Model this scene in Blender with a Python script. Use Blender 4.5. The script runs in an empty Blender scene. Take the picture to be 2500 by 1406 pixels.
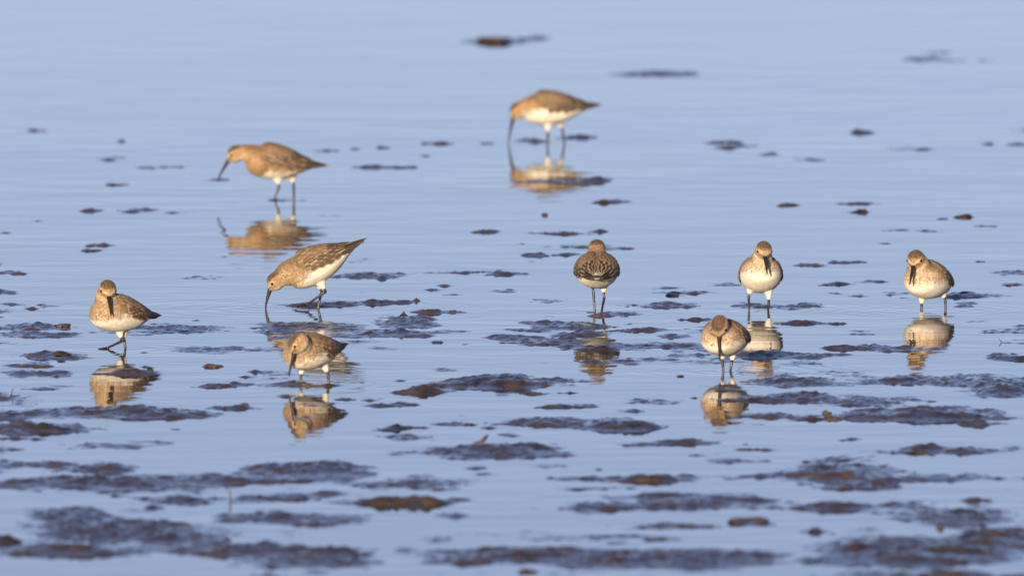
import bpy, math, random
import numpy as np
from mathutils import Vector, Matrix, noise as mnoise

R = math.radians
sc = bpy.context.scene
col = sc.collection
rng = random.Random(11)

# ------------------------------------------------------------------ camera
CAM_H, PITCH, FOV = 2.511, R(4.0), R(2.666)
cd = bpy.data.cameras.new('camera')
cam = bpy.data.objects.new('camera', cd)
col.objects.link(cam)
cam.location = (0, 0, CAM_H)
cam.rotation_euler = (R(90) - PITCH, 0, 0)
cd.sensor_width = 36
cd.angle = FOV
cd.clip_start, cd.clip_end = 0.5, 20000
cd.dof.use_dof = True
cd.dof.focus_distance = 35.0
cd.dof.aperture_fstop = 10.5
cd.dof.aperture_blades = 9
sc.camera = cam

# ------------------------------------------------------------------ sky and sun
SUN_EL, SUN_AZ = R(10.5), R(14.0)          # behind the camera, to its left
w = bpy.data.worlds.new('World')
sc.world = w
w.use_nodes = True
nt = w.node_tree
sky = nt.nodes.new('ShaderNodeTexSky')
sky.sky_type = 'NISHITA'
sky.sun_disc = False
sky.sun_elevation = SUN_EL
sky.sun_rotation = R(180) + SUN_AZ
sky.air_density = 0.45
sky.dust_density = 0.3
sky.ozone_density = 0.3
bg = nt.nodes['Background']
bg.inputs['Strength'].default_value = 0.087
wb = nt.nodes.new('ShaderNodeMix')                # one white balance for the whole sky
wb.data_type = 'RGBA'; wb.blend_type = 'MULTIPLY'
_ci = [i for i in wb.inputs if i.type == 'RGBA']
wb.inputs[0].default_value = 1.0
_ci[1].default_value = (1.02, .93, 1.06, 1)
nt.links.new(sky.outputs[0], _ci[0])
nt.links.new([o for o in wb.outputs if o.type == 'RGBA'][0], bg.inputs['Color'])

sd = bpy.data.lights.new('sun', 'SUN')
sd.energy = 5.0
sd.angle = R(0.5)
sd.color = (1.0, 0.77, 0.49)
sun = bpy.data.objects.new('sun', sd)
col.objects.link(sun)
to_sun = Vector((-math.sin(SUN_AZ) * math.cos(SUN_EL), -math.cos(SUN_AZ) * math.cos(SUN_EL), math.sin(SUN_EL)))
sun.rotation_euler = to_sun.to_track_quat('Z', 'Y').to_euler()
sun.location = (0, 0, 20)

vs = sc.view_settings
vs.view_transform = 'Standard'
vs.look = 'None'
vs.gamma = 1
vs.exposure = 0.38
vs.use_curve_mapping = False
sc.cycles.use_denoising = True
sc.cycles.max_bounces = 6

# ------------------------------------------------------------------ survey helpers
# picture position (2500 x 1406) -> a point in the place; used only to survey where things stand
PW, PH = 2500, 1406
FPX = PW / 2 / math.tan(FOV / 2)
CP, SP = math.cos(PITCH), math.sin(PITCH)

def ray(px, py):
    a, b = (px - PW / 2) / FPX, (PH / 2 - py) / FPX
    return Vector((a, CP + b * SP, -SP + b * CP))

def ground(px, py, z=0.0):
    d = ray(px, py)
    t = (z - CAM_H) / d.z
    return Vector((d.x * t, d.y * t, z))

def atY(px, py, Y):
    d = ray(px, py)
    t = Y / d.y
    return Vector((d.x * t, Y, CAM_H + d.z * t))

def mpp(Y):                                    # metres per picture unit at distance Y
    return Y / FPX

def tag(o, label=None, cat=None, group=None, kind=None):
    if label: o['label'] = label
    if cat: o['category'] = cat
    if group: o['group'] = group
    if kind: o['kind'] = kind
    return o

def mk(name, verts, faces, mat, parent=None, smooth=True, colors=None):
    me = bpy.data.meshes.new(name)
    me.from_pydata([tuple(v) for v in verts], [], faces)
    if smooth:
        me.polygons.foreach_set('use_smooth', [True] * len(me.polygons))
    if colors is not None:
        put_colors(me, colors)
    me.materials.append(mat)
    o = bpy.data.objects.new(name, me)
    col.objects.link(o)
    o.parent = parent
    return o

def put_colors(me, c):
    a = me.color_attributes.new('tint', 'FLOAT_COLOR', 'POINT')
    c = np.asarray(c, dtype=np.float32)
    full = np.ones((len(me.vertices), 4), np.float32)
    full[:, :3] = c
    a.data.foreach_set('color', full.ravel())

# ------------------------------------------------------------------ materials
def new_mat(name):
    m = bpy.data.materials.new(name)
    m.use_nodes = True
    t = m.node_tree
    return m, t, t.nodes['Principled BSDF']

class NB:
    """short-hand for building nodes"""
    def __init__(s, t): s.t = t
    def put(s, v, sock):
        if isinstance(v, bpy.types.NodeSocket): s.t.links.new(v, sock)
        elif v is not None: sock.default_value = v
    def math(s, op, a, b=None, clamp=False):
        n = s.t.nodes.new('ShaderNodeMath'); n.operation = op; n.use_clamp = clamp
        s.put(a, n.inputs[0]); s.put(b, n.inputs[1])
        return n.outputs[0]
    def coord(s, which='Object'):
        return s.t.nodes.new('ShaderNodeTexCoord').outputs[which]
    def mapping(s, v, scale=(1, 1, 1), loc=(0, 0, 0)):
        n = s.t.nodes.new('ShaderNodeMapping')
        s.put(v, n.inputs['Vector']); n.inputs['Scale'].default_value = scale; n.inputs['Location'].default_value = loc
        return n.outputs[0]
    def noise(s, v, scale, detail=3, rough=0.55):
        n = s.t.nodes.new('ShaderNodeTexNoise')
        s.put(v, n.inputs['Vector']); n.inputs['Scale'].default_value = scale
        n.inputs['Detail'].default_value = detail; n.inputs['Roughness'].default_value = rough
        return n.outputs['Fac']
    def ramp(s, v, stops):
        n = s.t.nodes.new('ShaderNodeValToRGB'); s.put(v, n.inputs[0])
        e = n.color_ramp.elements
        while len(e) < len(stops): e.new(0.5)
        for i, (p, c) in enumerate(stops):
            e[i].position = p
            e[i].color = (*c, 1) if not isinstance(c, (int, float)) else (c, c, c, 1)
        return n.outputs[0]
    def mix(s, f, a, b, mode='MIX'):
        n = s.t.nodes.new('ShaderNodeMix'); n.data_type = 'RGBA'; n.blend_type = mode
        s.put(f, n.inputs['Factor']); s.put(a, n.inputs['A']); s.put(b, n.inputs['B'])
        for k in n.inputs:
            pass
        return n
    def mixc(s, f, a, b, mode='MIX'):
        n = s.t.nodes.new('ShaderNodeMix'); n.data_type = 'RGBA'; n.blend_type = mode
        ins = [i for i in n.inputs if i.type == 'RGBA']
        fac = [i for i in n.inputs if i.type == 'VALUE'][0]
        s.put(f, fac)
        s.put((*a, 1) if isinstance(a, tuple) else a, ins[0]); s.put((*b, 1) if isinstance(b, tuple) else b, ins[1])
        return [o for o in n.outputs if o.type == 'RGBA'][0]
    def bump(s, h, strength, dist, normal=None, fw=0.1):
        n = s.t.nodes.new('ShaderNodeBump')
        n.inputs['Strength'].default_value = strength; n.inputs['Distance'].default_value = dist
        if 'Filter Width' in n.inputs: n.inputs['Filter Width'].default_value = fw
        s.put(h, n.inputs['Height']); s.put(normal, n.inputs['Normal'])
        return n.outputs[0]

def plumage_mat():
    m, t, p = new_mat('plumage'); b = NB(t)
    att = t.nodes.new('ShaderNodeVertexColor'); att.layer_name = 'tint'
    co = b.coord('Object')
    n1 = b.noise(co, 420, 3, 0.6)
    n2 = b.noise(b.mapping(co, (1, 1, .45)), 900, 2, 0.6)
    f = b.math('ADD', b.math('MULTIPLY', n1, .9), b.math('MULTIPLY', n2, .9))
    tint = b.ramp(b.math('SUBTRACT', f, .4), [(0.36, (.50, .47, .44)), (0.60, (1.18, 1.18, 1.18))])
    sp = t.nodes.new('ShaderNodeSeparateColor'); t.links.new(att.outputs['Color'], sp.inputs[0])
    keep = b.ramp(sp.outputs['Green'], [(.40, 1.0), (.68, .18)])
    c = b.mixc(keep, att.outputs['Color'], tint, 'MULTIPLY')
    t.links.new(c, p.inputs['Base Color'])
    p.inputs['Roughness'].default_value = .75
    p.inputs['Specular IOR Level'].default_value = .2
    p.inputs['Sheen Weight'].default_value = .12
    p.inputs['Sheen Roughness'].default_value = .5
    t.links.new(b.bump(f, .5, .0012), p.inputs['Normal'])
    return m

def feather_mat():
    m, t, p = new_mat('feather_vane'); b = NB(t)
    att = t.nodes.new('ShaderNodeVertexColor'); att.layer_name = 'tint'
    oi = t.nodes.new('ShaderNodeObjectInfo')
    n1 = b.noise(b.mapping(b.coord('Object'), (3, 14, 1)), 2.0, 2)
    v = b.ramp(b.math('ADD', b.math('MULTIPLY', oi.outputs['Random'], .6), b.math('MULTIPLY', n1, .5)), [(0.1, (.68, .66, .64)), (.9, (1.22, 1.2, 1.16))])
    t.links.new(b.mixc(1.0, att.outputs['Color'], v, 'MULTIPLY'), p.inputs['Base Color'])
    p.inputs['Roughness'].default_value = .6
    p.inputs['Specular IOR Level'].default_value = .3
    return m

def gloss_mat(name, c1, c2, rough, scale=500):
    m, t, p = new_mat(name); b = NB(t)
    n = b.noise(b.coord('Object'), scale, 3)
    t.links.new(b.mixc(b.ramp(n, [(.35, 0), (.65, 1)]), c1, c2), p.inputs['Base Color'])
    p.inputs['Roughness'].default_value = rough
    t.links.new(b.bump(n, .3, .0006), p.inputs['Normal'])
    return m

M_PLUM = plumage_mat()
M_FEATH = feather_mat()
M_BILL = gloss_mat('black_bill_horn', (.012, .011, .012), (.03, .026, .024), .32)
M_LEG = gloss_mat('wet_leg_skin', (.014, .010, .009), (.042, .029, .021), .25)
M_EYE = gloss_mat('dark_eye', (.006, .005, .004), (.012, .008, .006), .05)
M_STEM = gloss_mat('dry_stem', (.05, .031, .022), (.10, .062, .04), .6, 200)

def mud_mat(name, lo=(.026, .021, .019), hi=(.100, .072, .052), rough=(.2, .5), coat=1.0):
    m, t, p = new_mat(name); b = NB(t)
    co = b.coord('Object')
    big = b.noise(co, 9, 4, .6)
    mid = b.noise(co, 45, 4, .6)
    fine = b.noise(co, 210, 4, .65)
    c = b.mixc(b.ramp(mid, [(.35, 0), (.68, 1)]), lo, hi)
    c = b.mixc(b.ramp(big, [(.54, 0), (.68, .65)]), c, (.15, .088, .045))      # rusty and algal films
    c = b.mixc(b.ramp(b.noise(b.mapping(co, (1, 1, 1), (7, 3, 1)), 13, 3), [(.60, 0), (.74, .5)]), c, (.055, .058, .022))
    t.links.new(c, p.inputs['Base Color'])
    r = t.nodes.new('ShaderNodeMapRange')
    t.links.new(mid, r.inputs[0]); r.inputs[1].default_value = .3; r.inputs[2].default_value = .7
    r.inputs[3].default_value = rough[0]; r.inputs[4].default_value = rough[1]
    p.inputs['IOR'].default_value = 1.36
    p.inputs['Coat Weight'].default_value = coat
    p.inputs['Coat Roughness'].default_value = .18
    p.inputs['Coat IOR'].default_value = 1.33
    h = b.math('ADD', b.math('MULTIPLY', fine, .9), b.math('MULTIPLY', mid, 1.2))
    sep = t.nodes.new('ShaderNodeSeparateXYZ'); t.links.new(t.nodes.new('ShaderNodeNewGeometry').outputs['Position'], sep.inputs[0])
    up = t.nodes.new('ShaderNodeMapRange'); t.links.new(sep.outputs['Z'], up.inputs[0])    # a film of water lies on the lowest mud
    up.inputs[1].default_value = .0002; up.inputs[2].default_value = .0035; up.inputs[3].default_value = .5; up.inputs[4].default_value = 1.0
    dry = up.outputs[0]
    t.links.new(b.bump(b.math('MULTIPLY', h, dry), 1.0, .0032), p.inputs['Normal'])
    t.links.new(b.math('ADD', b.math('MULTIPLY', r.outputs[0], dry), .03), p.inputs['Roughness'])
    t.links.new(b.math('SUBTRACT', 1.0, b.math('MULTIPLY', dry, 1 - coat)), p.inputs['Coat Weight'])
    return m

M_MUD = mud_mat('wet_mud')
M_CLOD = mud_mat('brown_mud_clod', (.05, .036, .026), (.115, .078, .052), (.4, .7), .15)
M_PEAT = mud_mat('dark_peaty_clod', (.025, .018, .014), (.06, .040, .030), (.35, .65), .25)

def water_mat(rings):
    m, t, p = new_mat('silty_water'); b = NB(t)
    co = b.coord('Object')
    p.inputs['Base Color'].default_value = (.075, .066, .055, 1)
    p.inputs['Roughness'].default_value = .02
    p.inputs['IOR'].default_value = 1.33
    calm = b.ramp(b.noise(co, 1.1, 2), [(.35, .25), (.68, 1.0)])
    n1 = b.noise(b.mapping(co, (.6, 1, 1)), 9, 2, .5)
    n2 = b.noise(b.mapping(co, (.6, 1, 1), (3, 1, 0)), 26, 1, .5)
    h = b.math('ADD', b.math('MULTIPLY', n1, .0013), b.math('MULTIPLY', n2, .00004))
    h = b.math('MULTIPLY', h, calm)
    h = b.math('ADD', h, b.math('MULTIPLY', b.noise(co, 3.0, 1), .0006))
    for (x, y, lam, amp, reach) in rings:
        vm = t.nodes.new('ShaderNodeVectorMath'); vm.operation = 'DISTANCE'
        t.links.new(co, vm.inputs[0]); vm.inputs[1].default_value = (x, y, 0)
        r = vm.outputs['Value']
        s = b.math('SINE', b.math('MULTIPLY', r, 2 * math.pi / lam))
        fall = b.math('POWER', 2.718, b.math('MULTIPLY', r, -1 / reach))
        h = b.math('ADD', h, b.math('MULTIPLY', b.math('MULTIPLY', s, fall), amp))
    t.links.new(b.bump(h, 1.0, 1.0, fw=.05), p.inputs['Normal'])
    return m

# ------------------------------------------------------------------ noise for terrain (numpy)
def _hash(ix, iy, seed):
    n = (ix.astype(np.int64) * 374761393 + iy.astype(np.int64) * 668265263 + seed * 1442695041) & 0x7fffffff
    n = ((n ^ (n >> 13)) * 1274126177) & 0x7fffffff
    n = n ^ (n >> 16)
    return (n & 0xffff) / 65535.0

def vnoise(x, y, seed):
    ix, iy = np.floor(x), np.floor(y)
    fx, fy = x - ix, y - iy
    ix, iy = ix.astype(np.int64), iy.astype(np.int64)
    u = fx * fx * fx * (fx * (fx * 6 - 15) + 10); v = fy * fy * fy * (fy * (fy * 6 - 15) + 10)
    a, b_ = _hash(ix, iy, seed), _hash(ix + 1, iy, seed)
    c, d = _hash(ix, iy + 1, seed), _hash(ix + 1, iy + 1, seed)
    return ((a + (b_ - a) * u) * (1 - v) + (c + (d - c) * u) * v) * 2 - 1

def fbm(x, y, f, octs, seed, gain=.55):
    s, amp, tot = 0, 1, 0
    for o in range(octs):
        s = s + amp * vnoise(x * f + 17.3 * o, y * f + 9.1 * o, seed + o)
        tot += amp; amp *= gain; f *= 2.03
    return s / tot

def sstep(a, b_, x):
    t = np.clip((x - a) / (b_ - a), 0, 1)
    return t * t * (3 - 2 * t)

# ------------------------------------------------------------------ the setting: water, bed, mud banks
# each bank: picture x, y, half width, half height, height of the bank in mm
BANKS = """
1200 97 62 11 9|1290 90 46 7 6|1250 94 40 6 6|1600 178 75 11 8|2255 142 45 7 5|2335 145 50 6 4|2280 128 30 4 3
2093 319 30 8 8|2225 360 45 5 4|1985 388 35 6 5|1760 345 28 5 4|1790 356 30 5 4|1880 376 20 4 3|2490 350 20 5 4|2415 350 15 4 3
1310 342 50 6 5|1400 333 45 6 5|1455 436 50 11 9|1320 438 60 7 5|1180 348 20 4 4|1060 348 30 5 5|1035 378 25 4 4
905 404 55 8 8|985 407 45 4 4|937 358 15 5 5|795 368 28 5 4|870 362 10 4 4
75 317 30 3 3|298 343 9 5 5|280 385 28 7 4|365 408 25 5 5|430 408 30 3 3|310 447 28 5 5|545 438 40 5 5
222 510 25 6 6|350 510 50 9 8|430 516 40 4 3|85 534 32 5 5|10 565 20 4 4|245 597 25 4 4|240 610 30 3 3|800 523 25 4 4|660 489 60 3 2
1185 563 30 6 6|1390 566 60 6 5|1450 562 20 5 5|1265 594 12 4 4|1300 621 35 6 6|1450 601 70 8 6|1400 620 30 4 4
1500 490 40 4 3|1925 500 30 3 3|2090 494 35 4 3|2090 516 25 5 5|2415 548 30 6 5|2275 560 35 7 6|2195 562 35 4 4|2168 590 22 4 5
2475 662 45 9 6|2478 691 30 6 6|2045 690 30 6 6|2080 637 30 5 4|2400 720 50 6 4
900 668 70 9 6|1115 664 70 6 5|1240 666 35 7 6|560 625 25 3 3|500 625 20 3 3|30 665 30 6 4|500 675 50 5 3
105 743 42 8 7|20 740 25 5 4|940 732 50 9 7|1110 717 18 4 4|1070 755 35 6 5|985 778 50 14 9|1030 787 40 9 6|975 808 65 14 10
60 795 60 8 4|100 815 70 8 4|400 800 110 12 6|480 800 50 6 4|820 742 70 6 4|740 790 70 10 5|800 795 60 9 5|700 807 40 6 4
1510 760 45 10 9|1345 782 45 8 6|1400 790 60 10 7|1300 800 50 6 4|1290 822 60 9 6|1350 830 50 9 6|1420 815 45 5 4|1440 842 60 9 8|1440 878 80 6 5
1615 738 50 12 10|1640 717 18 6 7|1700 712 50 5 4|1900 742 60 8 6|1970 742 25 5 4|1640 800 80 9 7|1700 777 30 5 5|1620 840 90 10 6|1650 868 100 9 5
1860 862 110 12 8|2000 862 60 6 5|2150 845 75 9 7|2450 862 60 14 12|1950 785 60 6 5
130 865 70 11 9|60 885 50 6 4|80 905 60 12 9|115 940 50 9 7|330 906 60 7 6|560 938 60 6 5|740 937 80 6 4
280 995 190 20 14|160 995 60 10 9|570 988 40 9 8|1000 948 70 10 10|1190 925 130 21 16|1350 925 60 8 6|1345 955 40 6 6
960 985 50 7 6|1105 1028 45 9 7|950 1043 60 6 6|960 1063 55 8 6|1400 985 55 7 6|1350 1022 100 14 11|1520 1025 80 22 16|1620 975 70 9 7
1960 925 100 16 10|1940 960 130 16 12|2120 972 90 18 12|2250 1000 140 24 16|2020 1018 60 8 8|1900 1012 80 7 5|2300 918 150 20 12|2480 930 80 25 14|2470 960 60 12 10|2400 1030 40 8 6
20 1005 40 18 14|80 1035 120 18 16|50 1065 60 8 7|270 1078 90 13 10|200 1088 40 5 5|1180 1088 160 25 17|1650 1072 55 12 11|1580 1080 50 7 6
1840 1093 50 5 4|1770 1120 60 7 4|2280 1090 120 18 14|2060 1112 70 13 11
245 1137 75 15 11|110 1130 40 7 5|250 1170 210 22 14|560 1160 200 18 14|760 1135 100 32 18|350 1200 100 14 12|450 1215 60 14 10
170 1250 100 27 17|330 1285 180 36 22|980 1213 110 16 16|1000 1172 130 15 10|700 1205 120 12 9|700 1255 120 18 12|150 1335 150 20 14|20 1315 40 10 9
600 1330 160 20 14|740 1355 120 25 16|880 1335 110 12 9|1530 1160 130 14 11|1470 1185 70 7 6|1470 1225 60 17 12|1700 1210 160 26 16
1850 1160 120 9 8|2050 1145 120 26 16|2250 1160 200 14 10|2080 1182 90 9 8|2030 1228 90 16 12|2200 1228 100 18 13|2330 1250 100 22 13|2380 1215 40 8 9
1640 1275 100 14 12|1500 1305 130 10 8|1830 1265 60 13 13|1250 1340 170 22 14|1130 1365 80 8 7|1600 1350 230 32 19|2000 1295 50 6 5
2230 1330 190 42 22|2440 1300 90 32 17|2320 1398 250 16 15|380 1420 170 20 14|1000 1440 200 18 13|1700 1450 220 20 14
"""

def bank_list():
    out = []
    for item in BANKS.replace('\n', '|').split('|'):
        if not item.strip():
            continue
        px, py, hw, hh, h = map(float, item.split())
        g = ground(px, py)
        s = mpp(g.y)
        h = h / 1000
        front = ground(px, py + hh)
        back = ground(px, max(py - hh + h / s, py - hh * .2))
        ry = max((back.y - front.y) / 2, .4 * hw * s)
        cy = (back.y + front.y) / 2
        out.append((g.x, cy, hw * s, ry, .74 * h + .0034))
    r = random.Random(5)
    # the flat goes on to both sides and towards the viewer
    for k in range(170):
        y = r.uniform(27.5, 44)
        half = y * math.tan(FOV / 2)
        x = r.choice((-1, 1)) * (half + r.uniform(.03, .8))
        near = max(0, (38 - y) / 10)
        rx = r.uniform(.02, .05) + .07 * near * r.random()
        out.append((x, y, rx, rx * r.uniform(.7, 2.2), (.004 + .012 * near * r.random())))
    # crumbs between the banks
    for k in range(260):
        py = 1406 * (1 - r.random() ** 1.0)
        if py < 640:
            continue
        g = ground(r.uniform(0, 2500), py)
        rx = r.uniform(.004, .018)
        out.append((g.x, g.y, rx, rx * r.uniform(.8, 2), r.uniform(.002, .0045)))
    return out

def build_mudflat():
    X = np.arange(-1.6, 1.6, .0040)
    Y = np.arange(27.5, 45.0, .0085)
    gx, gy = np.meshgrid(X, Y)
    wx = fbm(gx, gy, 10, 4, 3) ; wy = fbm(gx, gy, 8, 4, 40)
    wx2 = fbm(gx, gy, 34, 3, 13) ; wy2 = fbm(gx, gy, 26, 3, 47)
    zone = 1 - .85 * sstep(36.0, 38.5, gy)
    near = 1 - sstep(31.5, 36.5, gy)
    big = -.0058 + .0010 * zone + .0004 * near + .0009 * np.exp(-((gy - 35.3) / 1.3) ** 2) + .0070 * zone * fbm(gx * .8, gy * .6, 5.5, 3, 201)
    ridge = 1 - 2 * np.abs(fbm(gx, gy, 30, 3, 333))      # worked, wrinkled mud
    for (x, y, rx, ry, h) in bank_list():
        m = 2.8
        i0, i1 = np.searchsorted(X, [x - rx * m, x + rx * m]); j0, j1 = np.searchsorted(Y, [y - ry * m, y + ry * m])
        if i1 <= i0 or j1 <= j0: continue
        sl = (slice(j0, j1), slice(i0, i1))
        nr = min(max((37.5 - y) / 2.5, 0), 1)
        mid_ = max(0, 1 - abs(y - 35.3) / 1.8)
        rx2, ry2 = rx * (1.14 + .16 * nr + .22 * mid_), ry * (1.1 + .2 * nr + .2 * mid_ + .25 * min(max((35 - y) / 4, 0), 1))
        k1, k2 = min(.055, .9 * rx), min(.016, .7 * rx)
        dx = (gx[sl] - x + wx[sl] * k1 + wx2[sl] * k2) / rx2
        dy = (gy[sl] - y + wy[sl] * k1 * 1.6 + wy2[sl] * k2 * 2) / ry2
        r2 = dx * dx + dy * dy
        e = h * (1.32 * np.exp(-1.05 * r2) - .32)
        m2 = r2 < 5
        big[sl] = np.where(m2, np.maximum(big[sl], e), big[sl])
    lump = fbm(gx * .75, gy, 20, 4, 71)          # hummocks, 5 cm
    fine = fbm(gx, gy, 75, 3, 90, .75)     # crumbs, 1 cm
    pit = fbm(gx, gy, 7, 2, 55)
    on = sstep(-.0035, .001, big)
    b2 = np.where(big > 0, .56 * big, big * .8)
    h = b2 * (1 + .75 * lump + .45 * pit) + on * (.0038 * lump + .0028 * fine + .0014 * (ridge - .6)) + .0002 - .003 * (1 - on)
    h = np.where(h > 0, h * h / (h + .0019), h)          # margins lie flat and awash
    keep = h > -.0012
    k4 = keep[:-1, :-1] | keep[1:, :-1] | keep[:-1, 1:] | keep[1:, 1:]
    jj, ii = np.nonzero(k4)
    nx = len(X)
    quads = np.stack([jj * nx + ii, jj * nx + ii + 1, (jj + 1) * nx + ii + 1, (jj + 1) * nx + ii], 1)
    used, inv = np.unique(quads.ravel(), return_inverse=True)
    co = np.stack([gx.ravel()[used], gy.ravel()[used], h.ravel()[used]], 1).astype(np.float32)
    me = bpy.data.meshes.new('mudflat')
    me.vertices.add(len(co)); me.vertices.foreach_set('co', co.ravel())
    me.loops.add(len(inv)); me.loops.foreach_set('vertex_index', inv.astype(np.int32))
    nf = len(quads)
    me.polygons.add(nf)
    me.polygons.foreach_set('loop_start', np.arange(nf, dtype=np.int32) * 4)
    me.polygons.foreach_set('use_smooth', np.ones(nf, bool))
    me.update(calc_edges=True)
    me.materials.append(M_MUD)
    o = bpy.data.objects.new('mudflat', me); col.objects.link(o)
    tag(o, 'low dark wet mud banks rising through shallow water', kind='structure')
    print('mudflat faces', nf)

    def height(x, y):
        i = min(max(int(round((x + 1.6) / .0040)), 0), len(X) - 1); j = min(max(int(round((y - 27.5) / .0085)), 0), len(Y) - 1)
        return float(h[j, i])
    return height

mud_height = build_mudflat()

BED = -.009
def sheet(name, z, mat, label, nearest=-400, farthest=6000, half=3000):
    o = mk(name, [(-half, nearest, z), (half, nearest, z), (half, farthest, z), (-half, farthest, z)], [(0, 1, 2, 3)], mat, smooth=False)
    tag(o, label, kind='structure')
    return o
sheet('ground', BED, M_MUD, 'flat mud bed under the shallow water')

# ------------------------------------------------------------------ birds
def nrm(v):
    return v.normalized()

def basis(fwd, left):
    f = nrm(fwd); l = nrm(left - f * left.dot(f)); u = f.cross(l)
    return f, l, u

class Soup:
    def __init__(s): s.v, s.f = [], []
    def loft(s, rings):
        """rings: lists of equal length, closed with end fans"""
        n = len(rings[0]); o = len(s.v)
        for r in rings: s.v += r
        for i in range(len(rings) - 1):
            for k in range(n):
                a, b = o + i * n + k, o + i * n + (k + 1) % n
                s.f.append((a, b, b + n, a + n))
        for ring, flip in ((0, True), (len(rings) - 1, False)):
            c = sum(rings[ring], Vector()) / n
            ci = len(s.v); s.v.append(c)
            for k in range(n):
                a, b = o + ring * n + k, o + ring * n + (k + 1) % n
                s.f.append((b, a, ci) if flip else (a, b, ci))
    def tube(s, pts, radii, left, n=10, flat=1.0):
        rings = []
        for i, p in enumerate(pts):
            d = (pts[min(i + 1, len(pts) - 1)] - pts[max(i - 1, 0)])
            f, l, u = basis(d, left)
            r = radii[i]
            rings.append([p + l * (math.cos(t) * r) + u * (math.sin(t) * r * flat) for t in (2 * math.pi * k / n for k in range(n))])
        s.loft(rings)

def curve(P, n):
    """Catmull-Rom through P, n steps per span; P entries are numpy rows"""
    P = [np.asarray(p, float) for p in P]
    P = [2 * P[0] - P[1]] + P + [2 * P[-1] - P[-2]]
    out = []
    for i in range(1, len(P) - 2):
        for k in range(n):
            t = k / n
            a, b, c, d = P[i - 1], P[i], P[i + 1], P[i + 2]
            out.append(.5 * (2 * b + (c - a) * t + (2 * a - 5 * b + 4 * c - d) * t * t + (3 * b - a - 3 * c + d) * t ** 3))
    out.append(P[-2])
    return out

#        x    zc   hw   up   dn   (mm, along the body axis, tail to breast)
STN = [(-88, 4, 5, 1.4, 1.4), (-76, 4, 9, 2.6, 3), (-62, 4, 15, 6.5, 8), (-46, 2, 23, 14.5, 15), (-28, 0, 31, 24, 22),
       (-8, 0, 34.5, 30.5, 27), (12, 0, 35.5, 32.5, 28.5), (28, 0, 32.5, 29, 26), (40, -1, 26, 22, 21), (47, -1, 17, 13, 14), (51, -1, 6, 5, 5)]
STNS = curve(STN, 4)
SX = np.array([s[0] for s in STNS])

def surf(x, th):
    """body surface in body axes (mm): th 0 = along the back, 90 = flank, 180 = belly"""
    zc, hw, up, dn = (float(np.interp(x, SX, [s[k] for s in STNS])) for k in range(1, 5))
    c = math.cos(th)
    return Vector((x, hw * math.sin(th), zc + (up if c > 0 else dn) * c))

# feather shapes, shared by every bird
def feather_mesh(name, pointed, centre, edge, shaft, edge_w):
    nu, nv = 9, 7
    vs_, cs, fs = [], [], []
    for i in range(nu):
        t = i / (nu - 1)
        wv = (math.sin(math.pi * min(t * 1.0, 1) ** .62) ** .75 if not pointed else (t ** .4) * (1 - t ** 2.6)) if 0 < t < 1 else 0.0
        wv = max(wv, .12 if t == 0 else .02)
        for j in range(nv):
            q = j / (nv - 1) * 2 - 1
            q = math.copysign(abs(q) ** .75, q)
            vs_.append((t, q * wv * .5, .16 * (1 - q * q) * wv + .10 * math.sin(math.pi * t)))
            d = max(abs(q), (t - .80) / .2 if t > .8 else 0)
            e = min(max((d - (1 - edge_w)) / max(edge_w * .6, 1e-3), 0), 1)
            c = [a + (b_ - a) * e for a, b_ in zip(centre, edge)]
            if abs(q) < .2 and t < .85: c = [a * .5 + b_ * .5 for a, b_ in zip(c, shaft)]
            cs.append(c)
    for i in range(nu - 1):
        for j in range(nv - 1):
            a = i * nv + j
            fs.append((a, a + 1, a + nv + 1, a + nv))
    me = bpy.data.meshes.new(name)
    me.from_pydata(vs_, [], fs)
    me.polygons.foreach_set('use_smooth', [True] * len(fs))
    put_colors(me, cs)
    me.materials.append(M_FEATH)
    return me

F_SCAP = feather_mesh('scapular_vane', False, (.235, .166, .106), (.33, .243, .158), (.10, .07, .05), .30)
F_COV = feather_mesh('covert_vane', False, (.105, .076, .055), (.50, .39, .27), (.05, .035, .03), .42)
F_DARK = feather_mesh('dark_covert_vane', False, (.062, .046, .035), (.50, .405, .30), (.035, .025, .02), .36)
F_MID = feather_mesh('wing_covert_vane', False, (.085, .062, .045), (.42, .33, .23), (.05, .035, .03), .34)
F_TERT = feather_mesh('tertial_vane', True, (.060, .044, .034), (.62, .50, .36), (.03, .025, .02), .34)
F_PRIM = feather_mesh('primary_vane', True, (.030, .024, .022), (.22, .17, .13), (.02, .015, .015), .12)
F_TAIL = feather_mesh('tail_vane', True, (.10, .075, .06), (.42, .36, .3), (.05, .04, .03), .2)

def add_feather(me, parent, root, tip, normal, width, arch, name='feather'):
    o = bpy.data.objects.new(name, me)
    col.objects.link(o)
    o.parent = parent
    d = tip - root
    L = d.length
    f = d / L
    n = nrm(normal - f * normal.dot(f))
    y = n.cross(f)
    m = Matrix((f, y, n)).transposed().to_4x4()
    m.translation = root
    o.matrix_local = m @ Matrix.Diagonal((L, width, arch, 1))
    return o

def lerp3(c, col_, wgt):
    return c + (np.array(col_) - c) * wgt[:, None]

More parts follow.
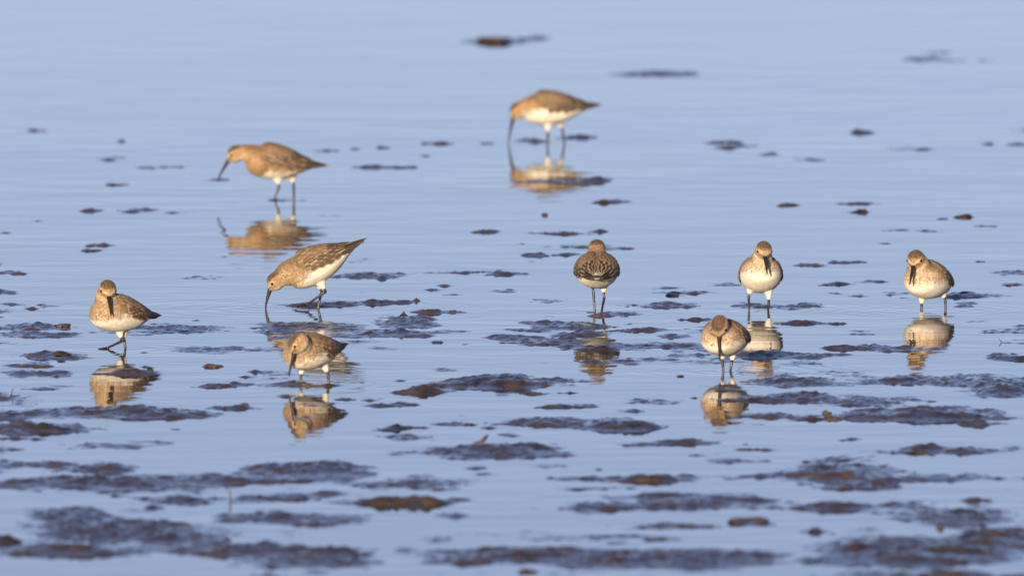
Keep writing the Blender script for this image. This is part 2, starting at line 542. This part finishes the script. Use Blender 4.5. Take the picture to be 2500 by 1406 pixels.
def build_bird(S):
    base = ground(*S['foot'])
    base.z = BED
    Y0 = base.y
    root = bpy.data.objects.new('sandpiper', None)
    root.empty_display_size = .05
    root.location = base
    col.objects.link(root)
    tag(root, S['label'], 'bird', 'small sandpipers feeding on the mudflat')
    k = S.get('size', 1.0) / 1000.0                       # mm -> m

    def P(px, py, dy=0):                                  # a surveyed point in the bird's own axes
        return atY(px, py, Y0 + dy / 1000) - base

    yaw, pit = R(S['yaw']), R(S['pitch'])                 # yaw 0 faces left (-x), 90 faces the viewer
    fwd = Vector((-math.cos(yaw) * math.cos(pit), -math.sin(yaw) * math.cos(pit), math.sin(pit)))
    left0 = Vector((0, 0, 1)).cross(fwd)
    bf, bl, bu = basis(fwd, left0)
    bc = P(*S['body'])
    sw, sh_ = S.get('slim', (1, 1))
    def B(v):                                             # body axes (mm) -> bird
        return bc + (bf * v.x + bl * v.y * sw + bu * v.z * sh_) * k

    # head
    hc = P(*S['head'])
    tip_flat = P(S['bill'][0], S['bill'][1], S['head'][2])
    reach = 51 * k
    d2 = (tip_flat - hc).length
    dep = math.sqrt(max(reach ** 2 - d2 ** 2, 0)) * S.get('toward', -1)
    bt = P(S['bill'][0], S['bill'][1], S['head'][2] + dep * 1000)
    bd = nrm(bt - hc)
    hl = nrm(Vector((0, 0, 1)).cross(Vector((bd.x, bd.y, 0.0)))) if Vector((bd.x, bd.y)).length > .12 else bl
    hu0 = bd.cross(hl)
    lift = R(S.get('lift', 16))
    hf = nrm(bd * math.cos(lift) + hu0 * math.sin(lift))
    hf, hl, hu = basis(hf, hl)
    def H(x, y, z):
        return hc + (hf * x + hl * y + hu * z) * k

    s = Soup()
    N = 20
    rings = []
    for (x, zc, hw, up, dn) in STNS:
        rings.append([B(Vector((x, hw * math.sin(t), zc + (up if math.cos(t) > 0 else dn) * math.cos(t)))) for t in (2 * math.pi * j / N for j in range(N))])
    s.loft(rings)
    # head: an egg that tapers to the bill
    prof = [(-17.5, 3.5), (-15.5, 8.5), (-10.5, 12.9), (-4, 15), (2, 15), (7.5, 12.6), (11.5, 8.9), (14.8, 5.5), (17, 3.4)]
    rings = []
    for (x, r) in curve(prof, 2):
        zc = -.10 * max(x - 2, 0)
        rings.append([H(x, math.cos(t) * r * .93, zc + math.sin(t) * r * .98) for t in (2 * math.pi * j / N for j in range(N))])
    s.loft(rings)
    # neck
    n0 = B(Vector((14, 0, 4))); n1 = B(Vector((34, 0, 9))); n3 = H(-4, 0, -1)
    gap = (n3 - n1).length
    n2 = n3 - hf * gap * S.get('arch', .30) + (n1 - n3) * .15
    pts, rad = [], []
    r_head = S.get('neck', 14.0)
    for i in range(11):
        t = i / 10
        p = n0 * (1 - t) ** 3 + n1 * 3 * t * (1 - t) ** 2 + n2 * 3 * t * t * (1 - t) + n3 * t ** 3
        pts.append(p); rr = 26 * (1 - t) ** 1.7 + r_head * (1 - (1 - t) ** 1.7)
        rad.append((rr + (min(rr, 12.3) - rr) * max(0, (t - .6) / .4) ** 1.5) * k)
    s.tube(pts, rad, bl, 18)
    # feathered thighs
    for lg in S['legs']:
        hip, ank = P(*lg['hip']), P(*lg['ankle'])
        th_end = hip.lerp(ank, lg.get('bare', .72))
        inside = hip + (bc - hip) * .30
        s.tube([inside, hip.lerp(inside, .35), hip, hip.lerp(th_end, .55), th_end], [12 * k, 11.5 * k, 9.0 * k, 5.8 * k, 3.0 * k], bf, 12)

    tmp = bpy.data.meshes.new('tmp')
    tmp.from_pydata([tuple(v) for v in s.v], [], s.f)
    to = bpy.data.objects.new('tmp', tmp); col.objects.link(to)
    rm = to.modifiers.new('r', 'REMESH'); rm.mode = 'VOXEL'; rm.voxel_size = .00135
    sm = to.modifiers.new('s', 'SMOOTH'); sm.iterations = 5; sm.factor = .5
    dg = bpy.context.evaluated_depsgraph_get()
    me = bpy.data.meshes.new_from_object(to.evaluated_get(dg))
    bpy.data.objects.remove(to)
    me.name = 'body'

    # plumage colours from where each point lies on the bird
    n = len(me.vertices)
    co = np.empty(n * 3, np.float32); me.vertices.foreach_get('co', co); co = co.reshape(-1, 3).astype(float)
    def axes(o, f, l, u):
        q = (co - np.array(o)) / k
        return q @ np.array(f), q @ np.array(l), q @ np.array(u)
    bx, by, bz = axes(bc, bf, bl, bu)
    hx, hy, hz = axes(hc, hf, hl, hu)
    wob = np.array([mnoise.noise(Vector(p) * 160) for p in co])
    wob2 = np.array([mnoise.noise(Vector(p) * 420 + Vector((3, 1, 7))) for p in co])
    wt = S.get('white', 0)
    warm = np.array(S.get('warm', (1, 1, 1)))
    c = np.tile(np.array((.245, .166, .102)) * warm, (n, 1))                         # grey-brown upper parts
    # breast: paler, buff and finely streaked
    breast = sstep(10, 34, bx) * (1 - sstep(8, 24, bz))
    c = lerp3(c, np.array((.48, .355, .225)) * warm + S.get('pale', 0) * np.array((.17, .18, .18)), breast * .85)
    c = lerp3(c, (.15, .105, .07), breast * sstep(.05, .4, wob2) * .8)
    # white belly, vent and flanks
    line = -3.5 - np.clip(bx - 6, 0, 99) * (.55 - wt * .03) + wt + wob * 4.5
    line = line + np.clip(-bx - 30, 0, 40) * .16
    white = 1 - sstep(-8, 8, bz - line + wob2 * 6)
    c = lerp3(c, (.80, .765, .70), white)
    spots = sstep(.42, .62, wob2) * (np.abs(by) > 14) * (bx > -6) * white * (1 - sstep(-26, -10, -bz)) 
    c = lerp3(c, (.2, .15, .11), np.clip(spots, 0, 1) * .5)
    # thighs are white below the body
    c = lerp3(c, (.80, .76, .70), 1 - sstep(-30, -24, bz))
    # head and neck
    hd = np.sqrt(hx ** 2 + hy ** 2 + hz ** 2)
    hw_ = 1 - sstep(15, 26, hd)
    face = np.tile(np.array((.40, .282, .172)) * warm, (n, 1))
    face = lerp3(face, np.array((.15, .10, .066)) * warm, sstep(5.5, 10, hz + wob * 1.5 - .16 * hx))        # crown
    face = lerp3(face, (.06, .04, .03), sstep(5, 10, hz) * sstep(.05, .35, np.sin(hy * 1.5 + wob * 2) * .6 + wob2 * .5) * .65)
    face = lerp3(face, (.56, .46, .34), 1 - sstep(-9, -4, hz))                                      # throat
    brow = np.exp(-((hz - 5.2 + .10 * hx) / 1.6) ** 2) * sstep(1, 5, hx) * (np.abs(hy) > 3.5)
    face = lerp3(face, (.66, .55, .41), brow * .9)
    lore = np.exp(-((hz - .2) / 1.3) ** 2) * sstep(7, 9.5, hx)
    face = lerp3(face, (.08, .055, .04), lore * .8)
    ear = np.exp(-(((hx + 2) / 4.5) ** 2 + ((hz - 0) / 2.6) ** 2)) * (np.abs(hy) > 6)
    face = lerp3(face, (.21, .145, .095), ear * .6)
    for sgn in (1, -1):
        de = np.sqrt((hx - 6.2) ** 2 + (hy - sgn * 11.3) ** 2 + (hz - 2.6) ** 2)
        face = lerp3(face, (.60, .50, .37), np.exp(-((de - 3.2) / 1.0) ** 2) * .4)
        face = lerp3(face, (.02, .015, .012), 1 - sstep(2.0, 3.0, de))
    c = c + (face - c) * hw_[:, None]
    c *= (1 + .16 * wob + .10 * wob2)[:, None]
    put_colors(me, np.clip(c, .01, .85))
    me.materials.clear(); me.materials.append(M_PLUM)
    me.polygons.foreach_set('use_smooth', [True] * len(me.polygons))
    body = bpy.data.objects.new('body', me); col.objects.link(body); body.parent = root

    # bill: long, drooping a little at the tip
    bb = H(13.2, 0, -1.6)
    L = (bt - bb).length
    q = Soup(); pts, rad = [], []
    bdir = nrm(bt - bb)
    droop = nrm(hl.cross(bdir) * -1)
    if droop.dot(hu) > 0: droop = -droop
    for i in range(13):
        t = i / 12
        p = bb.lerp(bt, t) - droop * (math.sin(math.pi * t ** 1.35) * 1.1 * k)
        pts.append(p); rad.append((2.6 * (1 - t) ** 1.8 + 1.75 - .55 * t ** 4) * k)
    q.tube(pts, rad, hl, 10, .95)
    mk('bill', q.v, q.f, M_BILL, root)

    # eyes
    for sgn in (1, -1):
        q = Soup(); e = H(6.2, sgn * 11.1, 2.6); rings = []
        for i in range(1, 8):
            a = math.pi * i / 8
            rings.append([e + (hf * math.sin(a) * math.cos(t) + hu * math.sin(a) * math.sin(t) + hl * math.cos(a)) * 2.3 * k for t in (2 * math.pi * j / 10 for j in range(10))])
        q.loft(rings)
        mk('eye', q.v, q.f, M_EYE, root)

    # legs with toes
    for lg in S['legs']:
        hip, ank, ft = P(*lg['hip']), P(*lg['ankle']), P(*lg['end'])
        if not lg.get('up'):
            ft.z = .0020
        q = Soup()
        top = hip.lerp(ank, lg.get('bare', .72) - .2)
        mid = ank.lerp(ft, .5)
        q.tube([top, top.lerp(ank, .6), ank + (top - ank) * .08, ank, ank.lerp(ft, .10), mid, ank.lerp(ft, .88), ft],
               [2.0 * k, 1.9 * k, 2.2 * k, 2.5 * k, 2.2 * k, 1.8 * k, 1.9 * k, 2.4 * k], bf, 10)
        tdir = Vector((lg['toes'][0], lg['toes'][1], 0.0))
        for a, ln in ((-32, 20), (0, 23), (32, 20), (172, 6)):
            dr = nrm(Matrix.Rotation(R(a), 3, 'Z') @ tdir)
            end = ft + dr * ln * k
            end.z = ft.z - (.0008 if not lg.get('up') else .004)
            m1 = ft.lerp(end, .5) + Vector((0, 0, .0012))
            q.tube([ft, ft.lerp(m1, .5) + Vector((0, 0, .0004)), m1, m1.lerp(end, .6), end], [1.5 * k, 1.3 * k, 1.25 * k, 1.05 * k, .5 * k], Vector((-dr.y, dr.x, 0)), 8)
        mk('leg', q.v, q.f, M_LEG, root)

    # tail feathers
    for j, a in enumerate((-1.0, -.6, -.2, .2, .6, 1.0)):
        r0 = B(Vector((-58, a * 8, 5.5 - abs(a) * 1.5))); t0 = B(Vector((-97 + abs(a) * 5, a * 9, 6.0 - abs(a) * 1.0)))
        add_feather(F_TAIL, root, r0, t0, bu, 9 * k, 9 * k, 'tail_feather')

    # folded wings with their feathers
    jr = random.Random(S['seed'])
    F_EDGE = F_DARK if S.get('scaly') else F_MID
    for sgn in (1, -1):
        def W(x, thd, off=0.0):
            th = R(thd)
            p = surf(x, th)
            e = 1.0
            du = surf(x + e, th) - surf(x - e, th); dv = surf(x, th + .02) - surf(x, th - .02)
            nn = nrm(dv.cross(du)) * -1
            if nn.dot(Vector((0, math.sin(th), math.cos(th)))) < 0: nn = -nn
            p = p + nn * off
            p.y *= sgn; nn.y *= sgn
            return B(p), bf * nn.x + bl * nn.y + bu * nn.z
        # shell of the folded wing
        vv, ff, cc = [], [], []
        nx_, nt_ = 19, 13
        for i in range(nx_):
            u = i / (nx_ - 1); x = 30 - 92 * u
            lo, hi = 6 + 4 * u, float(np.interp(u, [0, .15, .4, .7, 1], [62, 86, 97, 92, 76]))
            for j in range(nt_):
                v = j / (nt_ - 1)
                edge = min(1, u * 7, (1 - u) * 9 + .2, v * 6 + .0, (1 - v) * 7)
                pnt, _ = W(x, lo + (hi - lo) * v, -1.4 + 3.0 * max(edge, 0) ** .6)
                vv.append(pnt)
                cc.append(np.array((.25, .178, .112)) * warm * (1 - .5 * min(u * 2.0, 1)))
        for i in range(nx_ - 1):
            for j in range(nt_ - 1):
                a = i * nt_ + j
                ff.append((a, a + 1, a + nt_ + 1, a + nt_))
        wing = mk('wing', vv, ff, M_PLUM, root, colors=cc)
        def lay(me_, x, th, L_, wd, lift_=1.0, base_off=1.1, twist=0):
            x += jr.uniform(-1.2, 1.2); th += jr.uniform(-2.5, 2.5)
            a_, nn = W(x, th, base_off)
            b_, _ = W(x - L_, th + twist + jr.uniform(-2, 2), base_off + lift_ + jr.uniform(0, .35))
            add_feather(me_, wing, a_, b_, nn, wd * k * jr.uniform(.92, 1.1), wd * k * .9)
        for r_i, x in enumerate((22, 14, 6, -2, -10, -18)):
            for m_ in range(4):
                lay(F_SCAP, x, 9 + 14.5 * m_ + (7 if r_i % 2 else 0), 13.5 + r_i * .7, 9.5, .9, 1.3)
        for r_i, x in enumerate((13, 6, -1, -8, -15, -22)):
            for m_ in range(4):
                th = 60 + 9.5 * m_ + (4.5 if r_i % 2 else 0)
                if x > 8 and th > 86: continue
                lay(F_COV if r_i < 3 else F_EDGE, x, th, 10.5 + r_i * .6, 8.2, .9, 1.1)
        for r_i, x in enumerate((-26, -33)):              # greater coverts and lower scapulars
            for m_ in range(5):
                lay(F_EDGE, x, 14 + 17 * m_ + (8 if r_i else 0), 15.5, 10, 1.2, 1.2)
        for m_, (th, x, L_) in enumerate(((14, -38, 28), (30, -37, 30), (46, -36, 31), (62, -35, 30), (76, -33, 28))):
            lay(F_TERT, x, th, L_, 10, 1.5 - m_ * .15, 1.3)
        for m_, th in enumerate((64, 73, 81, 88)):
            a_, nn = W(-30 - m_ * 2, th, .9)
            b_ = B(Vector((-95 + m_ * 5, sgn * (4 + m_ * 1.6), 6.5 - m_ * 1.6)))
            add_feather(F_PRIM, wing, a_, b_, nn, 8.5 * k, 5 * k)
    return root

BIRDS = [
    dict(seed=1, slim=(.95, .96), label='sandpiper striding to the left with its tail pointing right, head turned to the viewer', foot=(290, 850), yaw=46, pitch=7,
         body=(288, 769, 0), head=(263, 708, -30), bill=(271, 771), arch=.2, white=6, neck=14.5,
         legs=[dict(hip=(291, 803, -4), ankle=(297, 833, -4), end=(260, 850, -10), toes=(-1, -.12), up=1),
               dict(hip=(300, 806, 10), ankle=(304, 833, 8), end=(308, 851, 4), toes=(-.8, -.6))]),
    dict(seed=2, label='sandpiper in side view with neck stretched forward, its bill held above the water', foot=(690, 487), yaw=-4, pitch=6,
         body=(670, 399, 0), head=(574, 377, -2), bill=(530, 444), toward=-.2, lift=24, neck=13.5, white=-9, warm=(1.0, .93, .80),
         legs=[dict(hip=(678, 436, -8), ankle=(681, 456, -8), end=(667, 489, -10), toes=(-1, -.2)),
               dict(hip=(713, 432, 8), ankle=(717, 451, 8), end=(718, 490, 8), toes=(-1, .1))]),
    dict(seed=3, label='sandpiper probing with its bill in the water and its tail raised high', foot=(765, 752), yaw=-3, pitch=-25,
         body=(771, 650, 0), head=(672, 688, -4), bill=(648, 756), toward=-.1, lift=24, neck=19, white=2,
         legs=[dict(hip=(783, 690, -8), ankle=(795, 712, -10), end=(747, 745, -14), toes=(-1, -.2), up=1),
               dict(hip=(777, 690, 8), ankle=(785, 712, 8), end=(774, 748, 6), toes=(-1, .1))]),
    dict(seed=4, slim=(.92, .90), label='sandpiper wading with head lowered and bill pointing down, standing before the probing one', foot=(767, 934), yaw=54, pitch=-2,
         body=(758, 861, 0), head=(729, 839, -52), bill=(706, 918), neck=17, white=6, arch=.08,
         legs=[dict(hip=(739, 888, -6), ankle=(735, 914, -6), end=(733, 938, -8), toes=(-.3, -1), bare=1.0),
               dict(hip=(789, 885, 6), ankle=(801, 914, 4), end=(804, 939, 2), toes=(-.2, -1), bare=.8)]),
    dict(seed=5, label='sandpiper in side view with white underside and bill dipped straight down into the water', foot=(1355, 351), yaw=2, pitch=-1,
         body=(1343, 267, 0), head=(1263, 272, -4), bill=(1242, 352), toward=-.2, lift=26, neck=13, arch=.15, white=9, warm=(1.02, .93, .80),
         legs=[dict(hip=(1338, 300, -8), ankle=(1338, 324, -8), end=(1336, 350, -8), toes=(-1, -.2), bare=.85),
               dict(hip=(1364, 296, 10), ankle=(1373, 318, 10), end=(1380, 352, 10), toes=(-1, .1))]),
    dict(seed=6, slim=(.98, .93), label='sandpiper walking away with its back turned, pale-fringed wing feathers showing', foot=(1460, 761), yaw=270, pitch=5, scaly=1,
         body=(1457, 665, 0), head=(1457, 606, 36), bill=(1459, 618), toward=1, lift=10, neck=16, white=4, warm=(.74, .75, .80),
         legs=[dict(hip=(1447, 694, 0), ankle=(1449, 716, 0), end=(1453, 761, -4), toes=(0, 1), bare=.5),
               dict(hip=(1473, 694, 0), ankle=(1475, 727, 0), end=(1467, 754, 8), toes=(.1, 1), bare=.6)]),
    dict(seed=7, slim=(.98, .95), label='upright sandpiper facing the viewer squarely, both wing edges showing beside a white belly', foot=(1851, 754), yaw=92, pitch=20,
         body=(1857, 675, 0), head=(1865, 612, -40), bill=(1873, 669), neck=14.5, white=9, pale=1, size=.97, warm=(1.0, .96, .92),
         legs=[dict(hip=(1833, 704, 0), ankle=(1828, 724, 0), end=(1829, 753, 0), toes=(-.1, -1), bare=.7),
               dict(hip=(1876, 702, 0), ankle=(1877, 735, 0), end=(1874, 757, -6), toes=(.1, -1), bare=.9)]),
    dict(seed=8, slim=(.97, 1.0), label='pale sandpiper wading in calm water apart from the others, white belly and bill turned aside', foot=(2279, 751), yaw=66, pitch=9,
         body=(2266, 688, 0), head=(2235, 634, -40), bill=(2221, 694), neck=15.5, white=8, pale=.9, size=1.0, warm=(1.05, 1.0, .95),
         legs=[dict(hip=(2252, 716, -6), ankle=(2250, 744, -6), end=(2250, 762, -8), toes=(-.3, -1), bare=.92),
               dict(hip=(2300, 712, 6), ankle=(2308, 734, 6), end=(2309, 754, 4), toes=(-.3, -1), bare=.7)]),
    dict(seed=9, slim=(.93, .92), label='sandpiper with long bill hanging straight down, standing in front of the upright one', foot=(1773, 903), yaw=68, pitch=4,
         body=(1770, 828, 0), head=(1757, 796, -48), bill=(1758, 881), arch=.12, neck=15, pale=.5, white=8,
         legs=[dict(hip=(1764, 856, -6), ankle=(1764, 882, -6), end=(1767, 906, -8), toes=(-.3, -1), bare=.8),
               dict(hip=(1790, 854, 6), ankle=(1787, 882, 4), end=(1781, 907, 0), toes=(-.2, -1), bare=.9)]),
]
rings = []
for S in BIRDS:
    build_bird(S)
    for lg in S['legs']:
        g = ground(lg['end'][0], lg['end'][1])
        rings.append((g.x, g.y, rng.uniform(.030, .045), .00010, rng.uniform(.07, .15)))
for (px, py) in ((649, 756), (1242, 352)):
    g = ground(px, py); rings.append((g.x, g.y, .050, .00010, .25))

M_WATER = water_mat(rings)
sheet('water', 0.0, M_WATER, 'shallow still water mirroring the blue sky')

# ------------------------------------------------------------------ loose clods, casts, twigs and stems
def clod(px, py, wpx, hpx, label, mat, seed, peak=0, depth=.8, group=None, name='mud_clod'):
    """wpx, hpx: full width and height; peak > 0 pulls the top to a point"""
    g = ground(px, py); s = mpp(g.y)
    rx, h = wpx * s / 2, hpx * s
    me = bpy.data.meshes.new(name)
    import bmesh
    bm = bmesh.new()
    bmesh.ops.create_icosphere(bm, subdivisions=4, radius=1)
    off = Vector((seed * 3.1, seed * 1.7, seed * .9))
    for v in bm.verts:
        p = v.co.copy()
        nz = mnoise.fractal(p * 1.3 + off, 1.0, 2.0, 5)
        r = 1 + .42 * nz
        q = p * r
        z = q.z
        if peak and z > 0:
            rad = math.hypot(q.x, q.y)
            sh = max(0, 1 - rad) ** peak
            z = z * (.5 + .65 * sh)
        v.co = (q.x * rx, q.y * rx * depth, max(z, -.35) * h * .72)
    bm.to_mesh(me); bm.free()
    me.polygons.foreach_set('use_smooth', [True] * len(me.polygons))
    me.materials.append(mat)
    o = bpy.data.objects.new(name, me); col.objects.link(o)
    o.location = (g.x, g.y, max(mud_height(g.x, g.y), -.001) - .0005)
    o.rotation_euler.z = seed
    tag(o, label, 'mud clod' if 'clod' in name else 'worm cast', group)
    return o

clod(517, 895, 62, 13, 'smooth brown rounded clod alone in open water, left of the wading bird with lowered head', M_CLOD, 1)
clod(1203, 104, 96, 9, 'reddish brown clod on the farthest mud streak', M_CLOD, 2)
clod(2352, 531, 46, 12, 'dark jagged clod beyond the pale bird, larger of a pair', M_PEAT, 3)
clod(2300, 535, 40, 6, 'flat dark oval clod beyond the pale bird, smaller of a pair', M_PEAT, 4)
clod(2393, 639, 26, 6, 'small flat dark clod behind the tail side of the pale bird', M_PEAT, 5)
clod(1330, 526, 16, 12, 'tiny dark pellet of mud alone in the water beyond the bird walking away', M_PEAT, 6)
clod(2093, 322, 34, 13, 'small peaked dark clod standing alone in far open water', M_PEAT, 7, peak=1)
clod(2110, 519, 22, 10, 'little dark clod at the end of a thin mud streak', M_PEAT, 8)
clod(986, 776, 26, 18, 'pointed mud cast on the bank right of the probing bird', M_MUD, 9, peak=1.2, name='worm_cast')
clod(1017, 735, 20, 9, 'low pointed mud cast on a thin bank behind the tallest cast', M_MUD, 10, peak=1.2, name='worm_cast')
clod(1705, 784, 24, 9, 'small dark pointed mud cast behind the bird with hanging bill', M_PEAT, 11, peak=1, name='worm_cast')
clod(1106, 762, 22, 7, 'small rounded clod beside the pointed cast bank', M_MUD, 12)
clod(152, 798, 40, 8, 'rounded clod on the wet streak left of the striding bird', M_MUD, 13)
clod(365, 907, 26, 16, 'dark crumbly clod poking from the mud before the striding bird', M_PEAT, 14, peak=.5)
clod(596, 991, 24, 14, 'rounded brown clod on a small bank between the banks and the clear water', M_CLOD, 15)
clod(1640, 722, 34, 6, 'low brown clod between the bird walking away and the upright one', M_MUD, 16)
clod(1660, 919, 26, 8, 'small dark clod in open water left of the bird with hanging bill', M_MUD, 17)
clod(2035, 1023, 70, 12, 'flat reddish brown clod at the edge of the right-hand banks', M_CLOD, 18)
clod(2018, 1010, 24, 11, 'small brown pellet touching the flat reddish clod', M_CLOD, 19)
clod(1290, 1396, 62, 12, 'blunt ochre clod in the nearest water channel', M_CLOD, 20)
clod(1461, 1146, 26, 8, 'small brown pellet in open water before the twig bank', M_CLOD, 21)
clod(2295, 1290, 16, 16, 'small reddish knob of mud between the nearest banks', M_CLOD, 22)
clod(1830, 1272, 110, 16, 'broad reddish brown clod on a dark bank close to the viewer', M_CLOD, 23)
clod(150, 870, 60, 9, 'dark weedy clod on the bank left of the striding bird', M_PEAT, 24, peak=.4)

def stick(name, pts_px, radii_mm, label, cat, mat=M_STEM):
    b0 = ground(pts_px[0][0], pts_px[0][1])
    z0 = max(mud_height(b0.x, b0.y), -.004)
    s = mpp(b0.y)
    pts = [Vector(((p[0] - pts_px[0][0]) * s, (p[2] if len(p) > 2 else 0) / 1000, (pts_px[0][1] - p[1]) * s - .002)) for p in pts_px]
    q = Soup(); q.tube(pts, [r / 1000 for r in radii_mm], Vector((.2, 1, .1)), 8)
    o = mk(name, q.v, q.f, mat)
    o.location = (b0.x, b0.y, z0)
    tag(o, label, cat)
    return o

stick('twig', [(1145, 1086, 0), (1160, 1076, 2), (1175, 1075, 6), (1184, 1064, 8), (1191, 1056, 8)], [1.5, 2.6, 3.4, 3.0, 1.6], 'short crooked broken twig lying on a mud bank', 'twig')
stick('dry_reed', [(563, 1226, 0), (562, 1208, 0), (561, 1195, 1), (559, 1181, 2)], [1.2, 1.1, 1.0, .7], 'thin upright reddish dry reed standing in the nearest channel', 'reed')
stick('plant_sprout', [(28, 967, 0), (28, 960, 0), (30, 953, 0), (33, 946, 0)], [.9, .9, .8, .4], 'tiny upright green sprout in the water beside the left banks', 'sprout')
stick('marsh_sprig', [(2448, 836, 0), (2444, 829, 0), (2438, 822, 0)], [.8, .7, .4], 'thin dark sprig rising behind the bank right of the pale bird', 'sprig')
